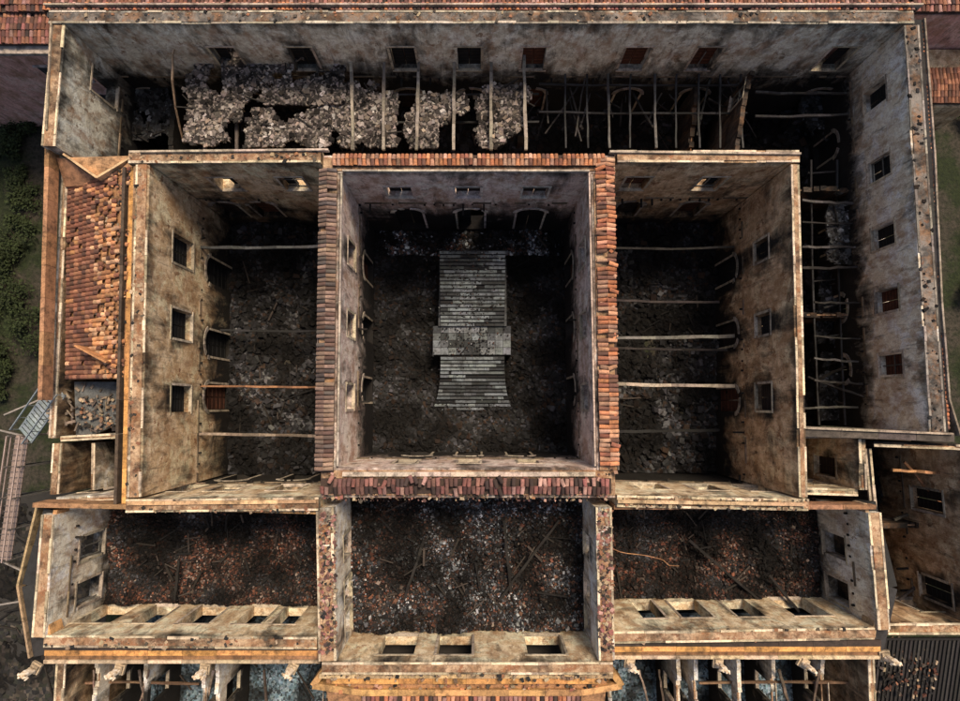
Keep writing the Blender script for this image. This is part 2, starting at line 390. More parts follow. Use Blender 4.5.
# front rooms
fl_=lambda u,v,w=1.9:(u,v,8.7,13.0,w,False)
wall('front_room_wall',T(52,516),T(42,640),-1,.9,0,15.6,'white',[(85,545,9.4,12.5,1.7,False),(80,590,9.4,12.5,1.7,False)],.05,fl=13.4)
wall('front_room_wall',T(40,638),T(316,640),-1,.8,0,15.4,'cream',[fl_(u,622,w) for u,w in ((100,2.6),(156,1.9),(206,2.2),(258,1.9),(292,1.6))],sootk=.8,frame=False)
wall('front_room_wall',T(334,508),T(337,662),-1,1.2,0,15.8,'white',[(350,v,10.5,13,1.6,False) for v in (545,590,630)],.06)
wall('front_room_wall',T(597,508),T(600,662),1,1.1,0,15.8,'white',[(582,v,10.5,13,1.6,False) for v in (545,590,630)],.06)
wall('front_room_wall',T(322,664),T(615,664),-1,.8,0,15.6,'cream',[(u,650,10.4,14.4,w,False) for u,w in ((400,2.5),(456,2.4),(545,2.6))],sootk=.8,frame=False)
wall('front_room_wall',T(872,514),T(882,632),1,.9,0,15.6,'white',[(842,545,9.4,12.5,1.7,False),(848,590,9.4,12.5,1.7,False)],.05,fl=13.4)
wall('front_room_wall',T(616,634),T(880,630),-1,.8,0,15.4,'cream',[fl_(u,614,w) for u,w in ((648,1.6),(690,2.2),(742,2.0),(800,2.5))],sootk=.8,frame=False)
def Q(u0,v0,u1,v1,u2,v2,u3,v3): return [T(u0,v0),T(u1,v1),T(u2,v2),T(u3,v3)]
rubble('rubble_field',Q(50,514,316,512,316,639,42,637),8,PAL_RED,1.0,.1,7000,40,(.04,.28),.7,tl=2.4,pal2=PAL_DARK+PAL_RED[:1])
rubble('rubble_field',Q(335,506,598,506,600,663,336,663),9.6,PAL_BLUE,1.1,.1,8500,50,(.04,.3),.5,tl=2.4,pal2=PAL_RED+PAL_DARK)
rubble('rubble_field',Q(617,512,872,512,880,630,616,632),8,PAL_RED,1.0,.1,7000,40,(.04,.28),.7,tl=2.4,pal2=PAL_DARK+PAL_RED[:1])
rubble('rubble_field',Q(148,164,320,164,318,498,141,498),.3,PAL_DARK,1.1,.22,3600,30,(.1,.6),.8,pal2=PAL_ASH)
rubble('rubble_field',Q(617,164,793,164,802,497,616,495),.3,PAL_DARK,1.1,.22,3600,30,(.1,.6),.8,pal2=PAL_ASH)
rubble('rubble_field',Q(340,172,593,172,598,468,337,468),.1,PAL_DARK,.7,.2,4500,15,(.08,.5),.9)
rubble('rubble_field',Q(62,24,905,24,918,150,55,148),1.5,PAL_DARK,1.4,.28,6000,100,(.1,.7),.6)
rubble('rubble_field',Q(800,150,916,150,930,432,806,432),1.5,PAL_DARK,1.4,.28,3000,60,(.1,.7),.6)
rubble('ash_heap',Q(345,174,590,174,588,206,347,206),1.0,[(c[0]*1.8,c[1]*1.8,c[2]*1.8) for c in PAL_BLUE],1.0,.16,2200,6,(.06,.35),0)
# ---------------------------------------------------------------- tiled wall heads
OR=[(.6,.25,.12),(.5,.19,.09),(.62,.32,.19),(.33,.13,.08),(.52,.3,.2),(.2,.1,.07)]
GRY=[(.2,.14,.11),(.28,.18,.13),(.11,.09,.08),(.34,.23,.17),(.15,.09,.07)]
PK=[(.38,.18,.14),(.3,.12,.1),(.48,.28,.23),(.14,.07,.06),(.2,.1,.08),(.06,.04,.035)]
tilestrip('tiled_wall_head',T(334,167),T(606,167),.85,1,16.2,OR,.25,.3,.03,.03)
tilestrip('tiled_wall_head',T(339,170),T(335,472),1.25,-1,16.2,GRY,.3,.3,.02,.02)
tilestrip('tiled_wall_head',T(596,160),T(600,470),1.32,1,16.2,OR,.3,.31,.05,.08)
tilestrip('tiled_wall_head',T(322,478),T(612,478),1.05,-1,16.15,PK,.25,.3,.2,.12)
tilestrip('tiled_eave',T(40,7),T(922,7),.6,1,15.6,PK+OR[:2],.05,.3,.04,.02,rows=1)
tilestrip('tiled_eave',T(926,20),T(953,434),.3,-1,15.7,OR,.03,.3,.04,.03,rows=1)
g=MB()
def pl(m,pts,w,z0,z1,col,mat='trim',side=0,br=True):
    for p,q in zip(pts[:-1],pts[1:]): 
        A_,B_=T(*p),T(*q); L=(B_-A_).length; k=max(1,int(L/2.2)) if br else 1; dz=jz()
        for i in range(k): m.line(A_.lerp(B_,i/k),A_.lerp(B_,(i+1)/k-(.02 if i<k-1 else 0)/max(L,.1)),w*R.uniform(.93,1.07),z0,z1+dz+R.uniform(0,.02),rc(col,.28),mat,side)
OC=(.7,.35,.12)  # ochre cornice bands, with the orange glow of sunlit edges put into the colour
pl(g,[(44,11),(918,11)],.35,15.0,15.5,(.05,.05,.05))
pl(g,[(44,3.5),(925,3.5)],.12,15,15.9,(.5,.4,.32))
pl(g,[(919,18),(929,150),(936,300),(945,434)],.8,15,15.75,(.045,.043,.042))
pl(g,[(926,18),(936,150),(943,300),(951,400),(962,436)],.12,15,16.0,(.35,.28,.22))
pl(g,[(47,20),(42,130),(34,400)],.3,14.2,15.3,(.45,.24,.12))
pl(g,[(53,22),(48,130)],.12,15.8,16.1,(.45,.36,.26))
pl(g,[(40,512),(18,590),(30,662)],.85,13.5,14.9,(.04,.04,.04))
pl(g,[(50,512),(32,590),(44,640)],.25,14,15.3,(.6,.33,.14))
pl(g,[(28,508),(8,590),(20,664)],.14,13.5,15.0,(.5,.35,.2))
pl(g,[(880,505),(902,592),(888,655)],.85,13.5,14.9,(.04,.04,.04))
pl(g,[(872,505),(890,592),(880,640)],.25,14,15.3,(.5,.35,.2))
for (ua,ub,v) in ((36,318,652),(612,890,648)):
    pl(g,[(ua,v),(ub,v)],.42,13.8,15.1,(.07,.05,.04))
    pl(g,[(ua,v+6),(ub,v+6)],.4,13.8,15.0,OC)
    pl(g,[(ua,v+11),(ub,v+11)],.28,13.8,14.95,(.3,.16,.08))
    pl(g,[(ua,v+15),(ub,v+15)],.22,13.8,15.1,(.66,.5,.32))
pl(g,[(318,680),(616,680)],.3,13.5,15.4,(.62,.44,.24)); pl(g,[(330,686),(604,686)],.4,13.5,15.2,OC)
pl(g,[(322,676),(310,692),(360,699),(585,699),(626,692),(614,676)],.4,13.3,15.1,(.6,.34,.14))
pl(g,[(129,165),(121,505)],.42,14.5,15.4,OC); pl(g,[(122,165),(113,505)],.2,14.5,15.6,(.1,.07,.05))
pl(g,[(135,165),(127,505)],.2,15.1,15.8,(.3,.18,.1))
pl(g,[(30,506),(130,508),(320,513)],.3,14,15.6,(.45,.25,.12))
pl(g,[(806,432),(958,438)],.6,12,15.7,(.1,.08,.07)); pl(g,[(806,428),(955,434)],.14,12,15.9,(.5,.4,.3))
pl(g,[(616,508),(880,508)],.3,14,15.6,(.42,.22,.12))
pl(g,[(143,153),(330,151)],.14,15.9,16.25,(.55,.45,.34)); pl(g,[(610,153),(800,155)],.14,15.9,16.25,(.55,.45,.34))
pl(g,[(130,503),(318,501)],.22,15.9,16.2,(.66,.42,.22)); pl(g,[(618,501),(805,504)],.22,15.9,16.2,(.66,.44,.26))
pl(g,[(344,474),(596,474)],.3,15.9,16.12,(.6,.48,.38))
pl(g,[(344,171.5),(590,171.5)],.12,15.9,16.15,(.6,.5,.4)); pl(g,[(343,174),(339,466)],.12,15.95,16.15,(.5,.42,.34)); pl(g,[(590,174),(596,466)],.12,15.95,16.15,(.5,.38,.3))
g.obj('cornices_and_gutters',palace)
for a,b,s,th,z,n,pal in ((T(130,164),T(322,163),1,.95,16.1,160,TOP),(T(149,165),T(141,497),-1,.9,16.05,320,TOP),
   (T(337,512),T(337,655),-1,1.2,15.8,900,TOP+PK),(T(598,508),T(600,655),1,1.1,15.8,900,TOP+PK),
   (T(322,472),T(612,472),-1,2.0,15.95,900,PK+TOP),(T(128,500),T(320,500),-1,.9,16.05,200,TOP),(T(618,497),T(805,499),-1,.8,16.05,200,TOP),
   (T(598,165),T(602,475),1,1.3,16.3,200,OR),(T(40,640),T(316,640),-1,.8,15.45,220,TOP),(T(616,634),T(880,630),-1,.8,15.45,220,TOP),
   (T(322,664),T(615,664),-1,1.3,15.6,300,TOP),(T(905,25),T(931,432),1,1.1,15.95,200,PAL_DARK),(T(50,24),T(915,24),1,1.0,16.05,300,TOP)):
    wscatter(a,b,s,th,z,n,pal)
# ---------------------------------------------------------------- partition walls in wings
wall('partition_wall',T(776,40),T(757,146),1,.35,0,12.0,'dark',[(757,95,8,11,1.4,False)],.5,edge=None,topmat='dtop')
wall('partition_wall',T(735,26),T(728,146),1,.4,0,8.0,'dark',[],.6,edge=None)
wall('partition_wall',T(118,26),T(112,148),-1,.4,0,7.5,'grey',[],.6,edge=None)
wall('partition_wall',T(802,156),T(918,156),1,.4,0,9,'dark',[],.5,edge=None)
wall('partition_wall',T(806,300),T(925,300),1,.4,0,8,'dark',[],.5,edge=None)
def slab(name,u0,v0,u1,v1,z,pal,thr=.0,cell=.2,seed=0,thick=.22,dens=5.0,base=(.07,.06,.053)):
    """remains of a floor: torn boarding still carried by the joists, heaped with fallen plaster, brick and ash"""
    m=MB(); a=P(u0,v0,z); b=P(u1,v1,z); x0,x1=min(a.x,b.x),max(a.x,b.x); y0,y1=min(a.y,b.y),max(a.y,b.y)
    nx=max(3,int((x1-x0)/cell)); ny=max(3,int((y1-y0)/cell))
    def mask(x,y):
        e=min(x-x0,x1-x); e2=min(y-y0,y1-y)
        return noise.fractal(Vector((x*.35,y*.35,seed+5)),1,2.1,3)+.2-max(0,.7-e)*.5-max(0,.5-e2)*.5
    hh={}
    def hgt(x,y): return z+.25*noise.fractal(Vector((x*.6,y*.6,seed)),1,2,4)
    def h(i,j):
        if (i,j) not in hh:
            x=x0+i*cell;y=y0+j*cell
            hh[i,j]=(x+R.uniform(-.4,.4)*cell,y+R.uniform(-.4,.4)*cell,hgt(x,y)+R.uniform(-.04,.04))
        return hh[i,j]
    for i in range(nx):
        for j in range(ny):
            x=x0+i*cell;y=y0+j*cell; mk=mask(x,y)
            if mk<thr: continue
            p=[h(i,j),h(i+1,j),h(i+1,j+1),h(i,j+1)]
            c=rc(R.choice([base,base,pal[1],(.03,.027,.025),pal[4]]),.4)
            m.hexa([(q[0],q[1],q[2]-thick) for q in p],p,c,'vc')
            if mk<thr+.05 and R.random()<.07:
                l=R.uniform(.3,1.6); m.box((x,y,p[0][2]-l/2),(.05,.05,l),Matrix.Rotation(R.uniform(-.5,.5),3,'X'),(.03,.028,.025),'char')
    n=int((x1-x0)*(y1-y0)*dens*4)
    for _ in range(n):
        x,y=R.uniform(x0,x1),R.uniform(y0,y1)
        if mask(x,y)<thr-.02: continue
        r=.05+.38*R.random()**3
        pn=noise.fractal(Vector((x*.55,y*.55,seed+9)),1,2,4); k=min(1.35,max(.1,.75+pn*2.4)); c=pick(pal)
        rot=Matrix.Rotation(R.uniform(0,6.28),3,'Z')@Matrix.Rotation(R.uniform(-.25,.25),3,'X')@Matrix.Rotation(R.uniform(-.25,.25),3,'Y')
        m.box((x,y,hgt(x,y)+r*.1),(r,r*R.uniform(.5,1),r*R.uniform(.12,.4)),rot,(c[0]*k,c[1]*k,c[2]*k),'vc',.14)
    for _ in range(n//90):
        x,y=R.uniform(x0,x1),R.uniform(y0,y1)
        if mask(x,y)<thr-.1: continue
        m.box((x,y,hgt(x,y)+.15),(R.uniform(.5,2.2),.09,.08),Matrix.Rotation(R.uniform(0,3.14),3,'Z')@Matrix.Rotation(R.uniform(-.3,.3),3,'Y'),(.03,.027,.024),'char')
    return m.obj(name)
for i,(a_,b_,c_,d_,z_,t_) in enumerate(((180,50,262,147,10.5,.02),(225,46,350,104,10.5,-.04),(255,92,350,147,10.2,-.02),(325,80,380,147,10.2,-.1),(366,88,400,147,10.2,-.02),(405,92,440,147,10.2,-.1),(440,90,470,147,10.2,-.05),(476,84,534,148,10.0,-.05))):
    slab('collapsed_floor_slab',a_,b_,c_,d_,z_,PAL_PALE,t_,.15,i+1)
GA=[(.09,.095,.1),(.04,.043,.046),(.17,.175,.18),(.015,.015,.015),(.06,.06,.06)]
slab('collapsed_floor_slab',72,60,175,140,6.5,GA,-.1,.2,9,base=(.03,.03,.03))
slab('collapsed_floor_slab',790,60,850,140,5,GA,.05,.2,10,base=(.02,.02,.02))
slab('collapsed_floor_slab',826,188,874,264,8,[(c[0]*1.5,c[1]*1.5,c[2]*1.5) for c in GA],-.1,.16,11,base=(.04,.04,.04))
slab('collapsed_floor_slab',815,270,860,420,5,GA,.05,.2,12,base=(.02,.02,.02))
slab('collapsed_floor_slab',880,40,905,150,9,GA,.0,.2,13,base=(.03,.03,.03))
BW=(.3,.26,.21); IR=(.045,.045,.045)
for u in (352,385,420,455,492,525): beam(u,46,u+R.uniform(-3,3),150,10.9,10.7,.26,BW,.15)
for u in (204,236,268,318): beam(u,50,u+2,150,9.8,9.8,.22,(.12,.1,.08),.2)
for u in (566,588,609,632,656,678,700,722,742): beam(u,62,u+R.uniform(-2,2),148,9,9.4,.15 if u not in (609,656) else .2,IR if u not in (609,656) else (.14,.13,.12),.2)
for v in (84,112): beam(540,v,748,v+1,8.6,8.6,.16,IR,.2); beam(330,v+10,540,v+10,8.8,8.8,.16,(.04,.04,.04),.1)
for i in range(24): 
    u=R.uniform(545,735); beam(u,R.uniform(60,100),u+R.uniform(-40,40),R.uniform(100,146),R.uniform(3,9),R.uniform(3,9),R.uniform(.08,.18),rc((.06,.055,.05),.6),.2)
beam(178,32,184,140,13,8,.14,(.4,.28,.18),-1.2,bend=.1)
for v in (92,116,200,222,247,268,302,336,358,380,408): beam(756 if v<130 else 803+R.choice([0,0,12]),v,R.uniform(858,874),v+R.uniform(-4,4),8.4+R.uniform(-.5,.3),8.8,R.uniform(.12,.22),rc((.06,.056,.052),.7),.3,bend=.06)
for u in (812,838,856): beam(u,160,u+8,425,7,7,.15,IR,.3)
for i in range(16):
    v=R.uniform(165,420); beam(R.uniform(806,835),v,R.uniform(845,872),v+R.uniform(-22,22),R.uniform(3,8),R.uniform(3,9),R.uniform(.1,.2),rc((.055,.05,.045),.7),.2)
for (u0,v0,u1,v1,z,c,w) in ((196,247,325,246,7.6,(.13,.13,.125),.24),(196,386,325,387,7.2,(.32,.16,.085),.18),(192,434,325,436,7.4,(.26,.2,.15),.22),
    (612,338,735,336,7.6,(.18,.17,.15),.28),(612,384,735,386,8.2,(.4,.33,.26),.28),(612,348,728,350,5.5,(.06,.05,.045),.2),(612,300,720,302,4.5,(.05,.04,.04),.2),(612,248,735,247,7.2,(.05,.045,.04),.2),(612,432,720,430,4,(.03,.03,.03),.25),
    (205,330,325,331,3.5,(.03,.03,.03),.2),(600,200,700,204,4,(.04,.04,.04),.22)):
    beam(u0,v0,u1,v1,z,z,w,c,.5)
for (u0,v0,u1,v1,z0,z1) in ((560,520,500,600,10.3,10.3),(505,520,512,592,10.6,10.3),(425,540,405,600,10.5,10.3),(770,575,800,612,9.5,9),(690,540,760,600,9,9),(180,560,176,600,9,9.4)):
    beam(u0,v0,u1,v1,z0,z1,.2,(.02,.018,.016),0)
beam(612,548,680,566,13,9.5,.06,(.4,.2,.1),.3,'hanging_cable',bend=.15)
# ---------------------------------------------------------------- courtyard staircase
stair=empty('stone_staircase')
m=MB(); SC=(.14,.157,.168)
def sk(x,y): return max(.25,min(1.5,1+2.1*noise.fractal(Vector((x*.45,y*.45,2)),1,2,4)))
def flight(m,va,za,vb,zb,wf,n,cu=473.5):
    for i in range(n):
        t0,t1=i/n,(i+1)/n; z=za+(zb-za)*t1
        v0=va+(vb-va)*t0; v1=va+(vb-va)*t1; w0,w1=wf(t0),wf(t1)
        q=[P(cu-w0,v0,z),P(cu+w0,v0,z),P(cu+w1,v1,z),P(cu-w1,v1,z)]
        for p in q: p.z=z
        m.hexa([(p.x,p.y,0) for p in q],[(p.x,p.y,z-.07) for p in q],(.015,.016,.018),'trim')
        k=7; xs=[0]+sorted(R.uniform(.05,.95) for _ in range(k-1))+[1]
        for a_,b_ in zip(xs[:-1],xs[1:]):
            if b_-a_<.01 or R.random()<.04: continue
            f=.7
            p0=q[0].lerp(q[1],a_+.002);p1=q[0].lerp(q[1],b_-.002);p3=q[3].lerp(q[2],a_+.002);p2=q[3].lerp(q[2],b_-.002)
            p2=p1.lerp(p2,f);p3=p0.lerp(p3,f); dz=R.uniform(-.02,.02); s_=sk(p0.x+.5*(p1.x-p0.x),p0.y); c=rc(SC,.15)
            m.hexa([(p.x,p.y,z-.068) for p in (p0,p1,p2,p3)],[(p.x,p.y,z+.01+dz) for p in (p0,p1,p2,p3)],(c[0]*s_,c[1]*s_,c[2]*s_),'trim')
flight(m,410,.2,356,3.0,lambda t:32+8*(1-t)**3,15)
flight(m,326,3.2,250,6.0,lambda t:32+1*t,20)
m.obj('steps',stair)
m=MB(); q=[P(434,355,3.05),P(512,355,3.05),P(512,326,3.05),P(434,326,3.05)]
m.hexa([(p.x,p.y,0) for p in q],[(p.x,p.y,3.0) for p in q],(.03,.033,.036),'trim')
for i in range(10):
    for j in range(4):
        p0=P(434+i*7.8,326+j*7.25,3.05); p1=P(434+(i+1)*7.8-.4,326+(j+1)*7.25-.4,3.05)
        q=[p0,Vector((p1.x,p0.y,0)),p1,Vector((p0.x,p1.y,0))]; s_=sk(p0.x,p0.y); c=rc((.16,.175,.185),.15)
        m.hexa([(p.x,p.y,3.0) for p in q],[(p.x,p.y,3.06+R.uniform(-.01,.01)) for p in q],(c[0]*s_,c[1]*s_,c[2]*s_),'trim')
m.obj('landing',stair)
m=MB()
for s in (-1,1):
    m.line(P(473.5+s*33,326,3.4),P(473.5+s*34,250,6.4),.22,0,3.3,(.08,.085,.09))
m.obj('string_walls',stair)
m=MB()
for _ in range(1300):
    v=R.uniform(245,412); z=6.1 if v<262 else (6-(v-250)/76*2.8 if v<326 else (3.1 if v<354 else 3-(v-354)/56*2.8))
    p=P(473+R.gauss(0,16),v,z+.1); r=R.uniform(.03,.15); m.box(p,(r,r*.8,r*.5),Matrix.Rotation(R.uniform(0,6),3,'Z'),pick(PAL_DARK+PAL_BLUE),'vc',.15)
m.obj('fallen_fragments',stair)
# ---------------------------------------------------------------- west tiled roof + annexes
m=MB(); RT=[(.2,.085,.055),(.26,.11,.065),(.14,.07,.05),(.3,.13,.08),(.36,.17,.1)]; RO=[(.66,.33,.15),(.72,.42,.24),(.55,.25,.11)]
A=T(46,175);B=T(128,163);C=T(121,378);D=T(44,378)
def rp(s,t): 
    p=(A*(1-s)+B*s)*(1-t)+(D*(1-s)+C*s)*t; p.z=13.4+2.0*s; return p
q=[rp(0,0),rp(1,0),rp(1,1),rp(0,1)]
m.hexa([(p.x,p.y,p.z-.5) for p in q],[(p.x,p.y,p.z-.12) for p in q],(.4,.21,.1),'trim')
nr,ncol=15,44
for i in range(nr):
    for j in range(ncol):
        s,t=(i+.5)/nr,(j+.5)/ncol
        edge=.5+.2*noise.noise(Vector((t*7,1.3,0)))+.12*noise.noise(Vector((t*23,4,0)))
        right=s>edge
        if (right and R.random()<(.25 if s<.82 else .7)) or R.random()<.02: continue
        p=rp(s,t)+Vector((0,0,R.uniform(0,.04)))
        mm=.2 if right else .04
        c=pick(RO) if (right and R.random()<.7) or R.random()<.04 else pick(RT)
        tile(m,p,Vector((1,R.uniform(-mm,mm),.35)),(-.3,0,1),.33,.46,c)
for _ in range(350):
    s,t=R.uniform(.45,1),R.uniform(0,1); p=rp(s,t); r=R.uniform(.06,.25); m.box(p+Vector((0,0,.05)),(r,r*.6,r*.3),Matrix.Rotation(R.uniform(0,6),3,'Z'),pick(RO+RT+TOP),'tile',.1)
m.obj('tiled_side_roof',palace)
m=MB()
def tri(m,pts,z,th,col,mat='trim'):
    pts=[T(*p) for p in pts]; n=len(pts)
    a=sum(pts[i].x*pts[(i+1)%n].y-pts[(i+1)%n].x*pts[i].y for i in range(n))
    zs=list(z) if isinstance(z,(list,tuple)) else [z]*n
    if a<0: pts=pts[::-1]; zs=zs[::-1]
    vs=[(p.x,p.y,zz-th) for p,zz in zip(pts,zs)]+[(p.x,p.y,zz) for p,zz in zip(pts,zs)]
    fs=[tuple(range(n))[::-1],tuple(range(n,2*n))]+[(i,(i+1)%n,n+(i+1)%n,n+i) for i in range(n)]
    m.add(vs,fs,col,mat)
tri(m,[(60,152),(132,150),(92,174)],[15,15,14.2],.2,(.7,.42,.22))
tri(m,[(44,150),(58,153),(90,176),(46,176)],[14.6,15,14.3,13.8],.2,(.42,.22,.12))
tri(m,[(134,152),(129,164),(96,175)],[15.5,15.4,14.6],.2,(.5,.28,.14))
pl(m,[(58,150),(92,174),(132,150)],.16,14.3,15.3,(.75,.5,.28))
pl(m,[(72,345),(104,362)],.12,14,15.6,(.7,.33,.14))
tri(m,[(44,380),(121,380),(117,412),(60,438),(42,438)],[12.6,12.6,12.4,12.2,12.2],.3,(.15,.155,.15))
for _ in range(60):
    p=P(R.uniform(48,112),R.uniform(384,432),12.6); m.box(p,(R.uniform(.1,.9),R.uniform(.06,.2),.1),Matrix.Rotation(R.uniform(0,3),3,'Z'),rc((.22,.17,.13),.6),'trim',.05)
m.obj('flat_lead_roof',palace)
wscatter(T(50,395),T(118,395),-1,2.5,12.6,300,TOP)
wall('side_wall',T(48,148),T(33,440),-1,.5,0,13.5,'orange',[],.05)
wall('annex_wall',T(34,444),T(112,440),1,.4,0,13.0,'white',[(60,455,9.3,11.5,1.3,False)])
wall('annex_wall',T(38,446),T(34,500),-1,.7,0,13.2,'orange',[])
wall('annex_wall',T(30,503),T(112,500),-1,.35,0,13.1,'white',[(70,496,8,11,1.4,False)])
wall('annex_wall',T(110,444),T(108,497),1,.3,0,12.8,'white',[])
wall('annex_wall',T(66,446),T(65,497),-1,.25,0,12.5,'white',[])
rubble('rubble_field',Q(38,442,110,442,108,500,34,500),5,PAL_DARK,.4,.25,200,8,(.1,.4),0)
# metal stair bridge
ms=empty('metal_access_stair')
m=MB(); a=P(60,388,13.2); b=P(26,436,11.0); d=(b-a); L=Vector((d.x,d.y,0)).length; dn=Vector((d.x,d.y,0)).normalized(); nn=Vector((-dn.y,dn.x,0))
N=14
for i in range(N):
    p=a.lerp(b,(i+.5)/N); m.box(p,(L/N*.6,1.3,.06),Matrix.Rotation(math.atan2(dn.y,dn.x),3,'Z'),rc((.36,.42,.42),.15),'metal')
for s in (-1,1):
    for k,h in ((.12,0),(.07,1.0)):
        p0=a+nn*s*.7; p1=b+nn*s*.7; q=[p0-nn*k/2,p1-nn*k/2,p1+nn*k/2,p0+nn*k/2]
        m.hexa([(x.x,x.y,x.z+h-.12) for x in q],[(x.x,x.y,x.z+h) for x in q],(.42,.47,.48),'metal')
    for i in range(5):
        p=a.lerp(b,i/4)+nn*s*.7; m.box(p+Vector((0,0,.5)),(.06,.06,1.0),None,(.4,.44,.45),'metal')
m.obj('treads_and_rails',ms)
m=MB()
p0=P(21,436,10.6)+Vector((-.3,0,0)); p1=P(3,562,10.6)+Vector((-.3,0,0)); m.line(p0,p1,1.0,9.85,9.95,(.4,.3,.25),'metal')
for s in (-.5,.5):
    m.line(p0+Vector((s,0,0)),p1+Vector((s,0,0)),.08,10.85,10.95,(.55,.42,.36),'metal'); m.line(p0+Vector((s,0,0)),p1+Vector((s,0,0)),.06,10.4,10.46,(.55,.42,.36),'metal')
for i in range(22):
    p=p0.lerp(p1,(i+.5)/22); m.line(p-Vector((.55,0,0)),p+Vector((.55,0,0)),.05,9.96,10.02,(.2,.17,.16),'metal')
for i in range(5):
    p=p0.lerp(p1,i/4); 
    for s in (-.5,.5): m.box((p.x+s,p.y,5.4),(.1,.1,10.8),None,(.3,.28,.26),'metal')
for (u,v,u2,v2) in ((0,560,32,575),(0,605,30,600),(0,430,25,436),(5,415,40,400)):
    m.line(P(u,v,9.5),P(u2,v2,9.5),.12,9.4,9.55,(.4,.35,.3),'metal')
m.obj('gangway',None)
# east rooms
wall('east_room_wall',T(808,440),T(868,440),1,.3,0,14,'orange',[],.1)
wall('east_room_wall',T(868,440),T(870,492),1,.5,0,15,'cream',[(840,466,9,12,1.4,False)],.1,shutter_shade=True)
wall('east_room_wall',T(808,490),T(872,492),-1,.5,0,14.5,'cream',[(838,484,9,12.5,1.6,False)],.1)
wall('east_room_wall',T(806,442),T(808,490),-1,.3,0,14,'warm',[],.1)
rubble('rubble_field',Q(806,441,868,441,868,490,808,490),5,PAL_DARK,.4,.25,200,8,(.1,.4),0)
wall('east_room_wall',T(884,448),T(990,452),1,.4,0,15,'dark',[(915,465,9,12.5,2,False)],.1)
wall('east_room_wall',T(886,450),T(905,640),-1,.5,0,14.5,'dark',[],.15)
wall('east_room_wall',T(980,450),T(1000,640),1,.6,0,14.5,'orange',[(935,500,8.5,12,1.6,False),(938,590,8.5,12,1.6,False)],.1,fl=7.6,shutter_shade=True,frame=False)
wall('east_room_wall',T(895,636),T(1010,636),-1,.8,0,13.5,'orange',[(925,600,7.5,11,2,False)],.15)
wall('east_room_wall',T(890,548),T(990,548),1,.4,0,9.5,'dark',[],.4,edge=None)
rubble('rubble_field',Q(888,450,990,450,1008,638,900,638),4,PAL_DARK,.8,.28,900,40,(.12,.5),.4)
beam(905,462,958,520,12,8,.18,(.4,.2,.1),.2); beam(895,520,955,500,8,8,.2,(.15,.13,.1),.2); beam(893,470,958,474,12,12,.2,(.5,.26,.12),.1); beam(900,600,960,560,8,8,.2,(.1,.08,.07),.2)
m=MB(); tri(m,[(895,656),(1020,656),(1020,760),(895,760)],[12.8,12.8,11.6,11.6],.3,(.025,.024,.024),'char')
for i in range(26):
    u=898+i*4.6; a=T(u,658,0);b=T(u,760,0); q=[a+Vector((-.07,0,12.79)),a+Vector((.07,0,12.79)),b+Vector((.07,0,11.62)),b+Vector((-.07,0,11.62))]
    m.hexa([(p.x,p.y,p.z) for p in q],[(p.x,p.y,p.z+.1) for p in q],rc((.045,.04,.038),.4),'char')
for _ in range(260):
    p=T(R.uniform(896,975),R.uniform(656,720)); r=R.uniform(.05,.3); m.box((p.x,p.y,12.6),(r,r*.6,r*.4),Matrix.Rotation(R.uniform(0,6),3,'Z'),pick(TOP+PAL_RED),'vc',.15)
m.obj('charred_sheet_roof',palace)
# ---------------------------------------------------------------- front gallery (below the main cornice)
m=MB()
for (ua,ub) in ((50,318),(614,885)):
    tri(m,[(ua,662),(ub,662),(ub,800),(ua,800)],6.0,.4,(.13,.17,.2),'trim')
tri(m,[(320,666),(613,666),(613,800),(320,800)],8.5,.4,(.04,.035,.03),'trim')  # floor added below the portico, coloured dark so the window openings look unlit
m.obj('gallery_floor_and_backing',palace)
for us in ((66,112,176,196,308),(624,700,716,764,808,866)):
    for u in us:
        wall('gallery_partition',T(u,668),T(u+(u-480)*.02,795),1 if u<480 else -1,.28,5,12.2+R.uniform(-1.5,.6),'white',[(u,686,8,11.0,1.5,False),(u,722,8,11.8,1.5,False)],.3,edge=None,frame=False)
wall('gallery_front_wall',T(40,795),T(320,795),-1,.8,0,13.5,'warm',[(u,760,8,12,2,False) for u in (90,150,210,270)])
wall('gallery_front_wall',T(612,795),T(892,795),-1,.8,0,13.5,'warm',[(u,760,8,12,2,False) for u in (660,720,780,840)])
wall('gallery_side_wall',T(44,668),T(36,795),-1,.7,0,13.5,'orange',[])
wall('gallery_side_wall',T(890,668),T(896,795),1,.5,0,13.5,'orange',[])
for q in (Q(50,664,318,664,318,795,50,795),Q(614,664,885,664,885,795,614,795)):
    rubble('rubble_field',q,6.1,[(.09,.14,.17),(.13,.18,.21),(.06,.09,.11),(.16,.2,.23),(.03,.04,.045)],.15,.16,1800,20,(.04,.2),0)
for u in (95,140,150,215,265,640,660,740,780,820): beam(u,670,u+R.uniform(-14,14),715,12,10,R.uniform(.12,.2),rc((.25,.18,.13),.6),.1)
for v in (683,): beam(60,v,200,v+1,11.2,11.2,.16,(.2,.12,.07),.2); beam(700,v,880,v,11.2,11.2,.16,(.2,.12,.07),.2)
# central portico roof
m=MB(); tri(m,[(322,672),(612,672),(604,800),(330,800)],[15.0,15.0,14.0,14.0],.8,(.45,.24,.12))
m.obj('portico_roof',palace)
tilestrip('portico_tiles',T(360,703),T(585,703),2.5,-1,15.0,OR+PK,.1,.3,.08,.04,rows=4)
wscatter(T(330,674),T(606,674),-1,1.8,15.0,500,TOP+OR)
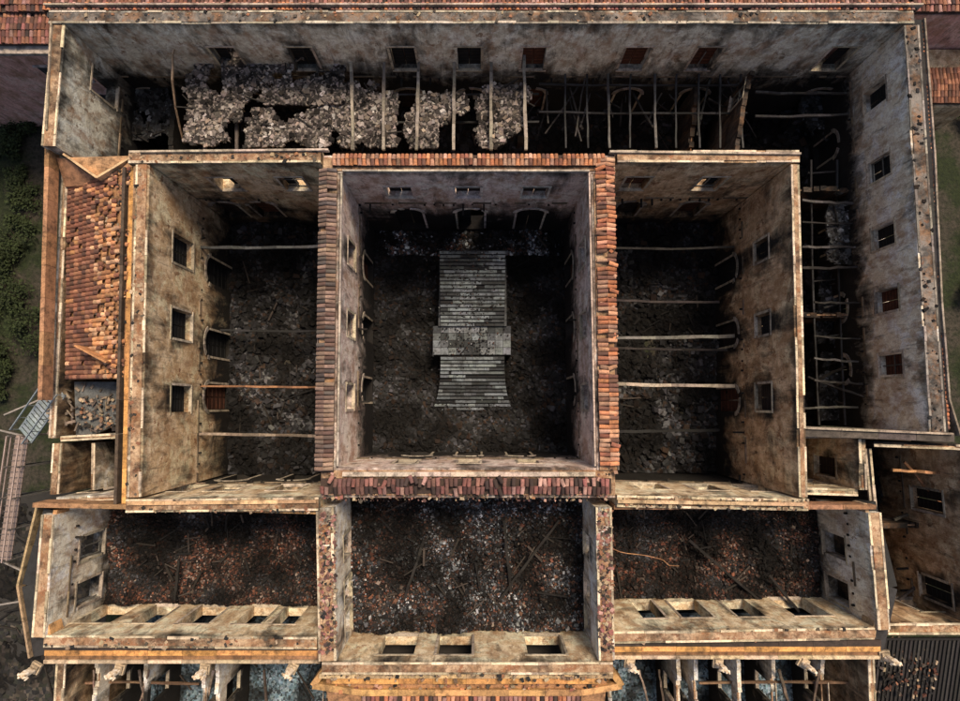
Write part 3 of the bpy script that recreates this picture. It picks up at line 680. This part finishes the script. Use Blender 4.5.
# ---------------------------------------------------------------- statues on the parapet
STM,nt,b=newmat('stained_marble'); n=nz(nt,5,6,.6)
nt.links.new(ramp(nt,n,[(.35,(.36,.24,.13)),(.5,(.7,.56,.4)),(.65,(.8,.74,.64))]),b.inputs['Base Color'])
def statue(u,v,z,col,ang):
    loc=P(u,v,z); e=empty('parapet_statue',loc); e.rotation_euler=(0,0,ang); e.scale=(.85,.85,.78)
    m=MB()
    m.box((0,0,.15),(.8,.8,.3),None,col,'trim'); m.box((0,0,.42),(.6,.6,.24),None,col,'trim'); m.obj('pedestal',e)
    me=bpy.data.meshes.new('figure')
    J=[(0,0,1.35),(0,0,1.75),(0,0,2.0),(0,0,2.12),(0,.01,2.33),(.27,0,1.93),(.4,.1,1.6),(.25,.28,1.55),(-.27,0,1.93),(-.42,.05,1.6),(-.36,.22,1.9),
       (.14,0,1.3),(.16,.06,.9),(.17,0,.56),(-.14,0,1.3),(-.15,.02,.9),(-.16,0,.56),(0,-.04,.95),(0,-.02,.56)]
    E=[(0,1),(1,2),(2,3),(3,4),(2,5),(5,6),(6,7),(2,8),(8,9),(9,10),(0,11),(11,12),(12,13),(0,14),(14,15),(15,16),(0,17),(17,18)]
    rad=[.2,.2,.17,.08,.14,.1,.08,.06,.1,.08,.06,.17,.16,.17,.17,.16,.17,.2,.22]
    me.from_pydata(J,E,[]); o=bpy.data.objects.new('figure',me); sc.collection.objects.link(o); o.parent=e
    md=o.modifiers.new('Skin','SKIN'); 
    for i,r in enumerate(rad): me.skin_vertices[0].data[i].radius=(r,r)
    me.skin_vertices[0].data[0].use_root=True
    o.modifiers.new('Sub','SUBSURF').levels=1; o.modifiers['Sub'].render_levels=1
    me.materials.append(STM)
for u,v in ((38,667),(122,668),(207,668),(294,667),(630,662),(718,662),(803,662),(884,655)): statue(u,v,14.9,(.6,.46,.3),R.uniform(2.6,3.7))
# ---------------------------------------------------------------- surroundings
gm,nt,b=newmat('ground_mat')
c=mix(nt,ramp(nt,nz(nt,.2,8,.65),[(.45,0),(.56,1)]),(.028,.036,.015),(.06,.05,.038))
c=mix(nt,ramp(nt,nz(nt,3,8,.7),[(.35,.8),(.6,0)]),c,(.012,.015,.009)); nt.links.new(c,b.inputs['Base Color']); bump(nt,b,nz(nt,4,6,.7),.8,.2)
M['ground']=gm
m=MB(); m.add([(-600,-600,-.05),(600,-600,-.05),(600,600,-.05),(-600,600,-.05)],[(0,1,2,3)],(.1,.1,.1),'ground'); m.obj('ground')
m=MB(); m.hexa([(-120,-80,-.05),(-120,-8,-.05),(-34,-8,-.05),(-34,-80,-.05)],[(-120,-80,-.02),(-120,-8,-.02),(-34,-8,-.02),(-34,-80,-.02)],(.035,.033,.03),'vc'); m.obj('paved_yard')
rubble('yard_debris',[Vector((-48,-9,0)),Vector((-34.5,-9,0)),Vector((-34.5,-34,0)),Vector((-48,-34,0))],.0,[(.02,.018,.016),(.01,.01,.01),(.04,.033,.026),(.014,.015,.011)],.25,.3,900,40,(.08,.5),0)
def shrub(x,y,r,h,n=900):
    e=empty('shrub',(x,y,0)); m=MB()
    for k in range(5):
        a=R.uniform(0,6.28); t=Vector((math.cos(a)*r*.5,math.sin(a)*r*.5,h*.7)); w=.05
        m.add([(-w,-w,0),(w,-w,0),(w,w,0),(-w,w,0),t+Vector((-.02,-.02,0)),t+Vector((.02,-.02,0)),t+Vector((.02,.02,0)),t+Vector((-.02,.02,0))],MB.BF,(.06,.045,.03),'char')
    m.obj('stems',e); m=MB()
    cl=[(R.uniform(-.8,.8)*r,R.uniform(-.8,.8)*r,R.uniform(.3,1)*h,R.uniform(.25,.5)*r) for _ in range(9)]
    for _ in range(n):
        c=R.choice(cl); p=Vector((c[0]+R.gauss(0,c[3]*.6),c[1]+R.gauss(0,c[3]*.6),max(.05,c[2]+R.gauss(0,c[3]*.5)))); s=R.uniform(.06,.15)
        rot=Matrix.Rotation(R.uniform(0,6.28),3,'Z')@Matrix.Rotation(R.uniform(-.9,.9),3,'X')
        g=R.uniform(.4,1.5); m.add([p+rot@Vector(q)*s for q in ((-1,-.5,0),(1,-.5,0),(1,.5,0),(-1,.5,0))],[(0,1,2,3)],(.03*g,.042*g,.014*g),'leaf')
    m.obj('foliage',e)
for i in range(22):
    p=P(R.uniform(-20,30),95+i*14+R.uniform(-6,6),0); shrub(p.x,p.y,R.uniform(.8,2.2),R.uniform(.5,2.0))
for i in range(6):
    p=P(R.uniform(966,985),60+i*60,0); shrub(p.x,p.y,1.6,2)
M['pinkpaint']=plaster('pink_limewash',(.78,.42,.34),(.62,.32,.26),(.3,.17,.13),-.14,-5,-1,pbrick=.62)
def blk(u0,v0,u1,v1,z0,z1,col,mat):
    a=T(u0,v0);b=T(u1,v1); q=[(a.x,b.y),(b.x,b.y),(b.x,a.y),(a.x,a.y)]; m.hexa([(x,y,z0) for x,y in q],[(x,y,z1) for x,y in q],col,mat)
nb=empty('pink_annex_building'); m=MB()
blk(-160,-60,38,30,0,13.0,(.4,.2,.2),'pinkpaint'); blk(-160,-60,41,33,13.0,13.3,(.5,.42,.35),'trim')
for u in (-4,12,28):
    for zb in (3,8.8):
        a=T(u,30); m.box((a.x,a.y-.02,zb+1.2),(.9,.1,2.2),None,(.05,.05,.055),'trim'); m.box((a.x,a.y-.08,zb+2.4),(1.2,.16,.15),None,(.6,.5,.45),'trim'); m.box((a.x,a.y-.1,zb+.02),(1.2,.2,.12),None,(.6,.5,.45),'trim')
m.obj('walls',nb)
tilestrip('roof_tiles',T(-100,26),T(40,26),2.6,1,13.7,PK+RT,.1,.3,.02,.03,rows=5,parent=nb)
nb=empty('outbuilding'); m=MB()
blk(-60,-120,1060,-6,0,13.5,(.4,.3,.25),'pinkpaint'); m.obj('walls',nb)
tilestrip('roof_tiles',T(-40,-5),T(1050,-5),1.5,1,14.0,RT+PK,.1,.32,.02,.03,rows=3,parent=nb)
nb=empty('east_outbuilding'); m=MB()
blk(950,-4,1050,62,0,9,(.4,.3,.25),'orange'); m.obj('walls',nb)
tilestrip('roof_tiles',T(948,60),T(1050,60),3,1,9.4,RT,.2,.3,.02,.03,rows=6,parent=nb)
# ---------------------------------------------------------------- camera, light
cam=bpy.data.cameras.new('camera'); co=bpy.data.objects.new('camera',cam); sc.collection.objects.link(co)
cam.sensor_width=36; cam.lens=24; cam.clip_end=3000
co.location=(0,0,H); co.rotation_euler=(TILT,0,0); sc.camera=co
w=bpy.data.worlds.new('World'); sc.world=w; w.use_nodes=True; nt=w.node_tree
sk_=nt.nodes.new('ShaderNodeTexSky'); sk_.sky_type='NISHITA'; sk_.sun_disc=False
EL,AZ=62,28
sk_.sun_elevation=math.radians(EL); sk_.sun_rotation=math.radians(AZ); sk_.dust_density=4.0
nt.links.new(sk_.outputs[0],nt.nodes['Background'].inputs[0]); nt.nodes['Background'].inputs[1].default_value=.135
l=bpy.data.lights.new('sun','SUN'); l.energy=4.2; l.angle=math.radians(18); l.color=(1,.83,.63)
lo_=bpy.data.objects.new('sun',l); sc.collection.objects.link(lo_)
az=math.radians(AZ); sd=Vector((math.sin(az)*math.cos(math.radians(EL)),math.cos(az)*math.cos(math.radians(EL)),math.sin(math.radians(EL))))
lo_.rotation_euler=sd.to_track_quat('Z','Y').to_euler()
sc.view_settings.view_transform='Standard'; sc.view_settings.look='None'
